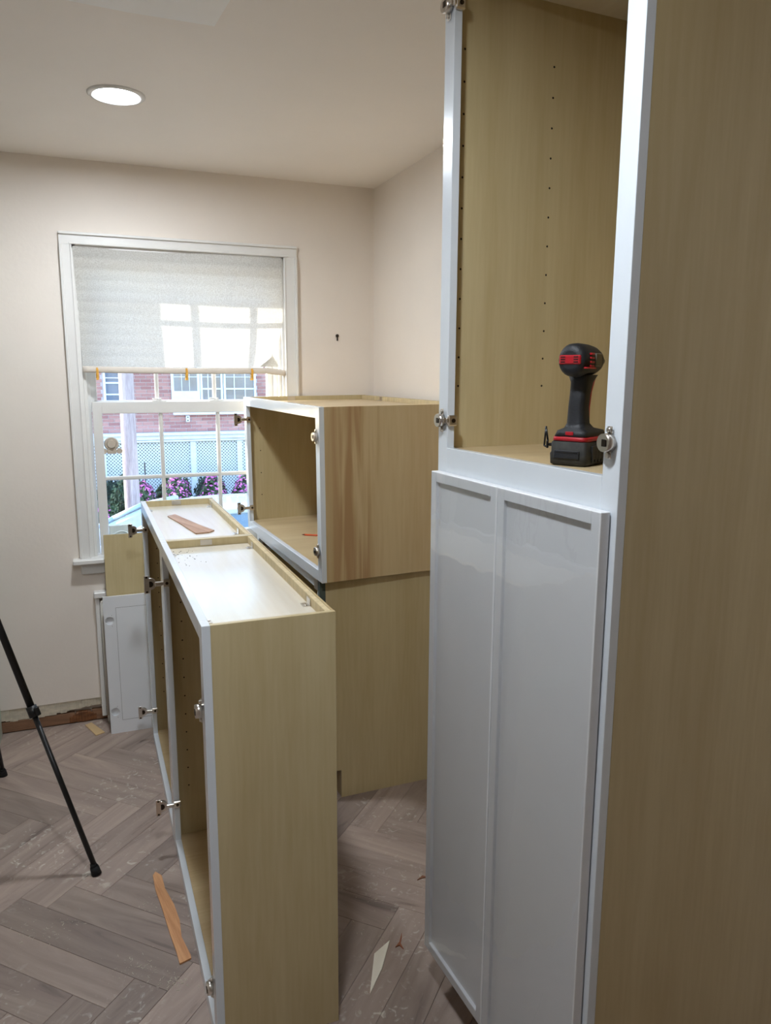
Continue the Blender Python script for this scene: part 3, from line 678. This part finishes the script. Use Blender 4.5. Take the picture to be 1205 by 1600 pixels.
# ------------------------------------------------------------------ tripod
tp = thing('tripod', 'black tripod standing at the left edge with two legs in view', 'tripod', (-.424, 2.752, 0))
apex = Vector((0, 0, 1.18))
feet = [Vector((-.047+.424, 2.431-2.752, 0)), Vector((-.388+.424, 3.232-2.752, 0)), Vector((-.44, -.17, 0))]
MB().cyl((0, 0, 1.0), (0, 0, 1.42), .013).build('centre_column', M['black'], tp)
MB().cyl((0, 0, 1.14), (0, 0, 1.21), .03, .028).build('collar', M['black'], tp)
MB().cyl((0, 0, 1.42), (0, 0, 1.45), .02, .03).box(-.035, .035, -.025, .025, 1.45, 1.465, bev=.003).build('head', M['black'], tp)
for f in feet:
    out = Vector((f.x, f.y, 0)).normalized(); a = apex+out*.03; b_ = f+Vector((0, 0, .012))
    d = b_-a; mid = a+d*.55
    lg = MB().cyl(a, mid, .0115, n=16).cyl(mid-d*.01, b_, .0085, n=16).build('leg', M['black'], tp)
    q = mid; dn = d.normalized()
    MB().cyl(q-dn*.018, q+dn*.018, .0165, n=16).box(-.008, .012, -.008, .008, -.014, .014, bev=.002, T=Matrix.Translation(q+out*.012) @ dn.to_track_quat('Z', 'X').to_matrix().to_4x4()).build('leg_lock', M['black'], lg)
    q = a+d*.22
    MB().cyl(q-dn*.016, q+dn*.016, .0175, n=16).build('leg_lock', M['black'], lg)
    MB().cyl(f+Vector((0, 0, .0005)), f-dn*.022+Vector((0, 0, .006)), .0165, .0135, n=16).cyl(f-dn*.02+Vector((0, 0, .006)), f-dn*.034+Vector((0, 0, .006)), .0125, .0095, n=16).build('rubber_foot', M['rubber'], lg)

# ------------------------------------------------------------------ outdoors
GZ = -1.38
gd = struct(MB().box(-14, 30, YW+TW+.3, 40, GZ-.2, GZ).build('ground', M['ground']))
struct(MB().box(-14, 30, 11.6, 40, GZ-.1, GZ+.06).build('lawn', M['soil']))
YH = 16.5; KH = YH/20
def hx(v): return v*KH
def hz(v): return 1.6145+(v-1.6145)*KH
hs_ = thing('brick_house', 'red brick house with white trim and lattice skirting across the street', 'house', (0, YH, 0))
# openings (x0,x1,z0,z1)
zb_, zt_ = hz(.177), 4.6
ops = [(hx(.50), hx(1.02), hz(.87), hz(2.6)), (hx(2.129), hx(4.30), hz(.87), hz(2.6))]
bx('mortar_wall', M['mortar'], hs_, -3, 9, .012, .2, hz(-.1), zt_, bev=0)
br_ = MB(); cz, row = zb_, 0
while cz < zt_-.06:
    X = -3+(row % 2)*.11
    while X < 8.8:
        z0, z1 = cz, cz+.062; segs = [(X, X+.208)]
        for oa, ob, oc, od in ops:
            if z1 > oc and z0 < od:
                segs = [q for p, r in segs for q in ((p, min(r, oa)), (max(p, ob), r)) if q[1]-q[0] > .02] if any(r > oa and p < ob for p, r in segs) else segs
        for x0, x1 in segs:
            b = bmesh.new(); v = [b.verts.new(p) for p in ((x0, .012, z0), (x1, .012, z0), (x1, .012, z1), (x0, .012, z1), (x0+.002, 0, z0+.002), (x1-.002, 0, z0+.002), (x1-.002, 0, z1-.002), (x0+.002, 0, z1-.002))]
            b.faces.new((v[4], v[5], v[6], v[7]))
            for i in range(4): b.faces.new((v[i], v[(i+1) % 4], v[4+(i+1) % 4], v[4+i]))
            bmesh.ops.translate(b, verts=b.verts, vec=(0, random.uniform(-.003, .001), 0)); br_.add(b)
        X += .219
    cz += .073; row += 1
stuff(br_.build('bricks', M['brick'], hs_))
def farwin(x0, x1, z0, z1, gx, gz, low=None):
    f = MB(); t = .045
    f.box(x0, x0+t, -.04, .02, z0, z1, bev=.004).box(x1-t, x1, -.04, .02, z0, z1, bev=.004).box(x0+t, x1-t, -.04, .02, z1-t, z1, bev=.004).box(x0-.01, x1+.01, -.07, .02, z0-.035, z0+.02, bev=.004)
    f = f.build('window', M['ext'], hs_)
    bx('pane', M['winglass'], f, x0+t, x1-t, .0, .01, z0+.02, z1-t, bev=0)
    for X in gx: bx('glazing_bar', M['ext'], f, X-.010, X+.010, -.012, -.0005, z0+.02, z1-t, bev=.002)
    for Z, w_ in gz: bx('glazing_bar', M['ext'], f, x0+t, x1-t, -.014, -.0005, Z-w_/2, Z+w_/2, bev=.002)
    return f
farwin(hx(.53), hx(1.00), hz(.95), hz(2.6), (), [(hz(1.52), .02), (hz(1.40), .035), (hz(1.12), .03)])
zz = hz(1.25)
farwin(hx(2.85), hx(3.42), hz(.90), hz(2.6), (hx(3.05), hx(3.22)), [(zz, .035), (hz(1.55), .012)])
farwin(hx(3.44), hx(4.28), hz(.90), hz(2.6), (hx(3.72), hx(4.0)), [(zz, .035), (hz(1.55), .012)])
dd = bx('storm_door', M['ext'], hs_, hx(2.13), hx(2.84), -.04, .02, hz(.85), hz(2.6), bev=.004)
bx('pane', M['winglass'], dd, hx(2.20), hx(2.77), -.045, -.0402, hz(1.20), hz(2.5), bev=0)
for X in (2.39, 2.58): bx('glazing_bar', M['ext'], dd, hx(X)-.006, hx(X)+.006, -.052, -.0455, hz(1.2), hz(2.5), bev=.001)
bx('glazing_bar', M['ext'], dd, hx(2.2), hx(2.77), -.053, -.0455, hz(1.55)-.006, hz(1.55)+.006, bev=.001)
bx('door_panel', M['ext'], dd, hx(2.30), hx(2.68), -.052, -.0402, hz(.87), hz(1.0), bev=.006)
bx('ledge', M['ext'], hs_, hx(2.15), hx(4.3), -.10, .02, hz(.60), hz(.70), bev=.006)
bx('outlet_box', M['ext'], hs_, hx(2.46), hx(2.55), -.06, -.002, hz(.42), hz(.58), bev=.006)
ol = MB()
for Z in (.46, .54): ol.box(hx(2.49), hx(2.52), -.062, -.0605, hz(Z)-.012, hz(Z)+.012)
ol.build('outlet_holes', M['darkin'], hs_)
bm_ = MB()
bm_.box(-3, 9, -.28, -.02, hz(.10), hz(.175), bev=.01).box(-3, 9, -.22, -.02, hz(.0), hz(.10), bev=.004).box(-3, 9, -.25, -.02, hz(-.06), hz(-.01), bev=.01)
bm_.build('porch_beam', M['ext'], hs_)
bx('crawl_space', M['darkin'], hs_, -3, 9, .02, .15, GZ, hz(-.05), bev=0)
bx('ground_board', M['ext'], hs_, -3, 9, -.2, -.14, GZ+.05, GZ+.22, bev=.005)
# lattice: one mesh of diagonal slats clipped between beam and ground board
la = MB(); zl0, zl1 = GZ+.2, hz(-.06); hgt = zl1-zl0; p_ = .068; sw_ = .036
for dirn in (1, -1):
    X = -3-hgt
    while X < 9+hgt:
        xa, xb = (X, X+hgt) if dirn > 0 else (X+hgt, X)
        if min(xa, xb) > -3.0 and max(xa, xb) < 9:
            y0 = -.16 if dirn > 0 else -.168
            b = bmesh.new(); v = [b.verts.new(p) for p in ((xa, y0, zl0), (xa+sw_, y0, zl0), (xb+sw_, y0, zl1), (xb, y0, zl1))]
            f = b.faces.new(v); r_ = bmesh.ops.extrude_face_region(b, geom=[f])
            for e in r_['geom']:
                if isinstance(e, bmesh.types.BMVert): e.co.y += .007
            bmesh.ops.recalc_face_normals(b, faces=b.faces); la.add(b)
        X += p_
stuff(la.build('lattice', M['ext'], hs_))
for X in (.36, 2.52, 3.7, 5.2): bx('lattice_post', M['ext'], hs_, hx(X), hx(X)+.11, -.21, -.17, zl0, zl1, bev=.004)
# garden lamp stake in front of lattice
gs = thing('garden_stake', 'thin dark garden stake with a crossbar in front of the lattice', 'stake', (hx(1.40)*.96, YH*.96, GZ))
MB().cyl((0, 0, 0), (0, 0, 1.25), .012, n=8).build('rod', M['nickel_dark'], gs)
MB().cyl((-.1, 0, .83), (.06, 0, .83), .012, n=8).build('crossbar', M['nickel_dark'], gs)
# utility pole
up = MB(); rings = []
for k in range(13):
    z = GZ+k*.75; rr_ = .108-.002*k; rings.append([(rr_*math.cos(a)+.003*math.sin(k*2), rr_*math.sin(a), z-GZ) for a in [i*math.pi/10 for i in range(20)]])
o = up.loft(rings).build('utility_pole', M['pole']); o.location = (.595, 11.2, GZ)
tag(o, 'weathered grey-brown wooden utility pole between the car and the brick house', 'pole')
# wall added out of view at left, keeps sun off the lower panes
nb = thing('added_shade_wall', 'added unseen wall left of the window that keeps sun off the lower panes', 'wall', (-1.6, 0, 0))
bx('shade_slab', M['mortar'], nb, 0, .25, 3.95, 6.3, GZ, 2.45, bev=0)

def shrub(name, label, cx, cy, z0, rx, ry, rz_, n, leaf, m, flowers=0, group=None):
    t = thing(name, label, 'shrub', (cx, cy, z0), group=group)
    rnd = random.Random(hash(label) % 1000 if False else int(cx*100+cy*10))
    def cloud(n, s0, s1, mm, nm, shell=.8, zmin=-1.0):
        vs_, fs = [], []
        for k in range(n):
            while True:
                d = Vector((rnd.gauss(0, 1), rnd.gauss(0, 1), rnd.gauss(0, 1))).normalized()
                if d.z > zmin: break
            r_ = rnd.uniform(shell, 1.0)*(1+.12*math.sin(d.x*7)*math.sin(d.z*6+d.y*5))
            c = Vector((d.x*rx*r_, d.y*ry*r_, rz_+d.z*rz_*r_))
            if c.z < .02: c.z = .02
            a = (d+Vector((rnd.gauss(0, .5), rnd.gauss(0, .5), rnd.gauss(0, .5)))).normalized()
            u = a.orthogonal().normalized(); u.rotate(Matrix.Rotation(rnd.uniform(0, 6.28), 3, a)); v = a.cross(u)
            s_ = rnd.uniform(s0, s1); i0 = len(vs_)
            vs_ += [c-u*s_, c-v*s_*.5, c+u*s_+a*s_*.3, c+v*s_*.5]; fs.append((i0, i0+1, i0+2, i0+3))
        me = bpy.data.meshes.new(nm); me.from_pydata([tuple(q) for q in vs_], [], fs); me.materials.append(mm)
        o = bpy.data.objects.new(nm, me); col.objects.link(o); o.parent = t; return stuff(o)
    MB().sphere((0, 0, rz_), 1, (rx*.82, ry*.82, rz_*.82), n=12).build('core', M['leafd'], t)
    cloud(n, leaf*.6, leaf, m, 'foliage')
    if flowers: cloud(flowers*2, .022, .045, M['petal'], 'blossoms', .97, -.2)
shrub('round_shrub', 'clipped dark green round shrub in front of the lattice, right of the middle muntin', 2.28, 15.2, GZ, .34, .34, .53, 1400, .05, M['leafd'])
shrub('round_shrub', 'clipped dark green shrub before the lattice at the far left pane', .42, 15.2, GZ, .36, .3, .53, 1400, .05, M['leafd'])
shrub('round_shrub', 'dark green shrub by the lattice at the right, half hidden by the stacked cabinet', 3.15, 15.2, GZ, .26, .3, .58, 1200, .05, M['leafd'])
k = 0
for X, Y, rx, hh, fl, lab in ((.05, 13.0, .33, .44, 40, 'leafy shrub with a few pink flowers left of the utility pole'),
        (.86, 13.4, .27, .49, 190, 'pink-flowering azalea just right of the utility pole'),
        (1.46, 13.5, .27, .51, 220, 'pink-flowering azalea under the left vertical muntin'),
        (2.06, 13.4, .27, .50, 200, 'pink-flowering azalea between the two muntins'),
        (2.66, 13.5, .27, .51, 200, 'pink-flowering azalea just right of the second muntin, before the round shrub'),
        (3.30, 13.4, .30, .52, 200, 'pink-flowering azalea at the edge of the stacked cabinet')):
    shrub('azalea_shrub', lab, X, Y, GZ+.02, rx, .4, hh*1.2, 1500, .055, M['leaf'], fl, group='azaleas along the lattice skirting')
for X, hh, lab in ((.72, .50, 'loose green bush behind the azaleas, right beside the utility pole'), (1.5, .48, 'loose green bush behind the azaleas, left of the clipped round shrub'), (3.75, .46, 'loose green bush behind the azaleas, farthest right')):
    shrub('green_bush', lab, X, 14.4, GZ+.02, .36, .32, hh*1.2, 1300, .06, M['leaf'], 0, group='bushes behind the azaleas')
# car, nose to the left
ca = thing('parked_car', 'pale silver-blue car parked outside the window, nose to the left', 'car', (0, 9.45, GZ))
def station(x, hw, zb0, zt0, n=14):
    pts = []
    for k in range(n+1):
        a = math.pi*k/n; c, s_ = math.cos(a), math.sin(a)
        pts.append((x, -hw*math.copysign(abs(c)**.35, c), zb0+(zt0-zb0)*abs(s_)**.42))
    return pts
body = []
for x, hw, zb0, zt0 in ((-1.35, .62, .35, .60), (-1.25, .78, .22, .72), (-.9, .86, .2, .84), (-.3, .88, .2, .95), (.1, .88, .2, 1.0), (1.0, .88, .2, 1.02), (2.2, .88, .2, 1.04), (2.9, .86, .2, 1.05), (3.15, .8, .25, 1.0), (3.22, .7, .35, .8)):
    body.append(station(x, hw, zb0, zt0))
MB().loft(body).build('body', M['carpaint'], ca)
RF, RB, WB_, TB = .92, 2.55, -.05, 3.0   # roof front, roof back, windscreen base, tail base
hwb, hwr, zb1, zr = .80, .60, .97, 1.47
def g4(a, b, c, d, th, nm, m):
    b_ = bmesh.new(); v = [b_.verts.new(p) for p in (a, b, c, d)]; f = b_.faces.new(v); nrm = f.normal if f.normal.length else Vector((0, 0, 1))
    b_.normal_update(); nrm = f.normal.copy(); r_ = bmesh.ops.extrude_face_region(b_, geom=[f])
    for e in r_['geom']:
        if isinstance(e, bmesh.types.BMVert): e.co -= nrm*th
    bmesh.ops.recalc_face_normals(b_, faces=b_.faces); x = MB(); x.add(b_); return x.build(nm, m, ca)
rfz = []
for i in range(9):
    t = i/8; x = RF-.05+(RB-RF+.1)*t; z = zr-.06*(2*t-1)**2-.015
    rfz.append([(x, hwr*(1.04)*math.cos(a), z-.07+.09*math.sin(a)**.6) for a in [k*math.pi/12 for k in range(13)]])
MB().loft(rfz).build('roof', M['carpaint'], ca)
g4((WB_, -hwb+.05, zb1), (WB_, hwb-.05, zb1), (RF, hwr-.03, zr-.05), (RF, -hwr+.03, zr-.05), .01, 'windscreen', M['carglass'])
g4((TB, hwb-.05, zb1), (TB, -hwb+.05, zb1), (RB, -hwr+.03, zr-.05), (RB, hwr-.03, zr-.05), .01, 'rear_window', M['carglass'])
for s_ in (-1, 1):
    g4((WB_+.08, s_*hwb, zb1), (1.25, s_*hwb, zb1+.02), (1.25, s_*hwr, zr-.07), (RF+.02, s_*hwr, zr-.07), .01, 'side_window', M['carglass'])
    g4((1.31, s_*hwb, zb1+.02), (TB-.1, s_*hwb, zb1+.02), (RB, s_*hwr, zr-.07), (1.31, s_*hwr, zr-.07), .01, 'side_window', M['carglass'])
    pts = [Vector((WB_-.05, s_*(hwb), zb1-.02)), Vector((WB_+.35, s_*(hwb-.05), zb1+.20)), Vector((WB_+.7, s_*(hwr+.06), zb1+.37)), Vector((RF+.15, s_*hwr, zr-.05))]
    pm = MB()
    for a, b in zip(pts, pts[1:]): pm.cyl(a, b, .035, n=8).sphere(b, .035, n=8)
    pm.build('pillar', M['carpaint'], ca)
    pm = MB().cyl((1.28, s_*hwb, zb1), (1.28, s_*hwr, zr-.06), .03, n=8).build('pillar', M['carpaint'], ca)
    pm = MB().cyl((TB, s_*(hwb-.02), zb1), (RB, s_*hwr, zr-.06), .05, n=8).build('pillar', M['carpaint'], ca)
    for X in (-.55, 2.35): MB().cyl((X, s_*.72, .31), (X, s_*.9, .31), .31, n=24).cyl((X, s_*.9, .31), (X, s_*.905, .31), .19, n=20).build('wheel', M['rubber'], ca)
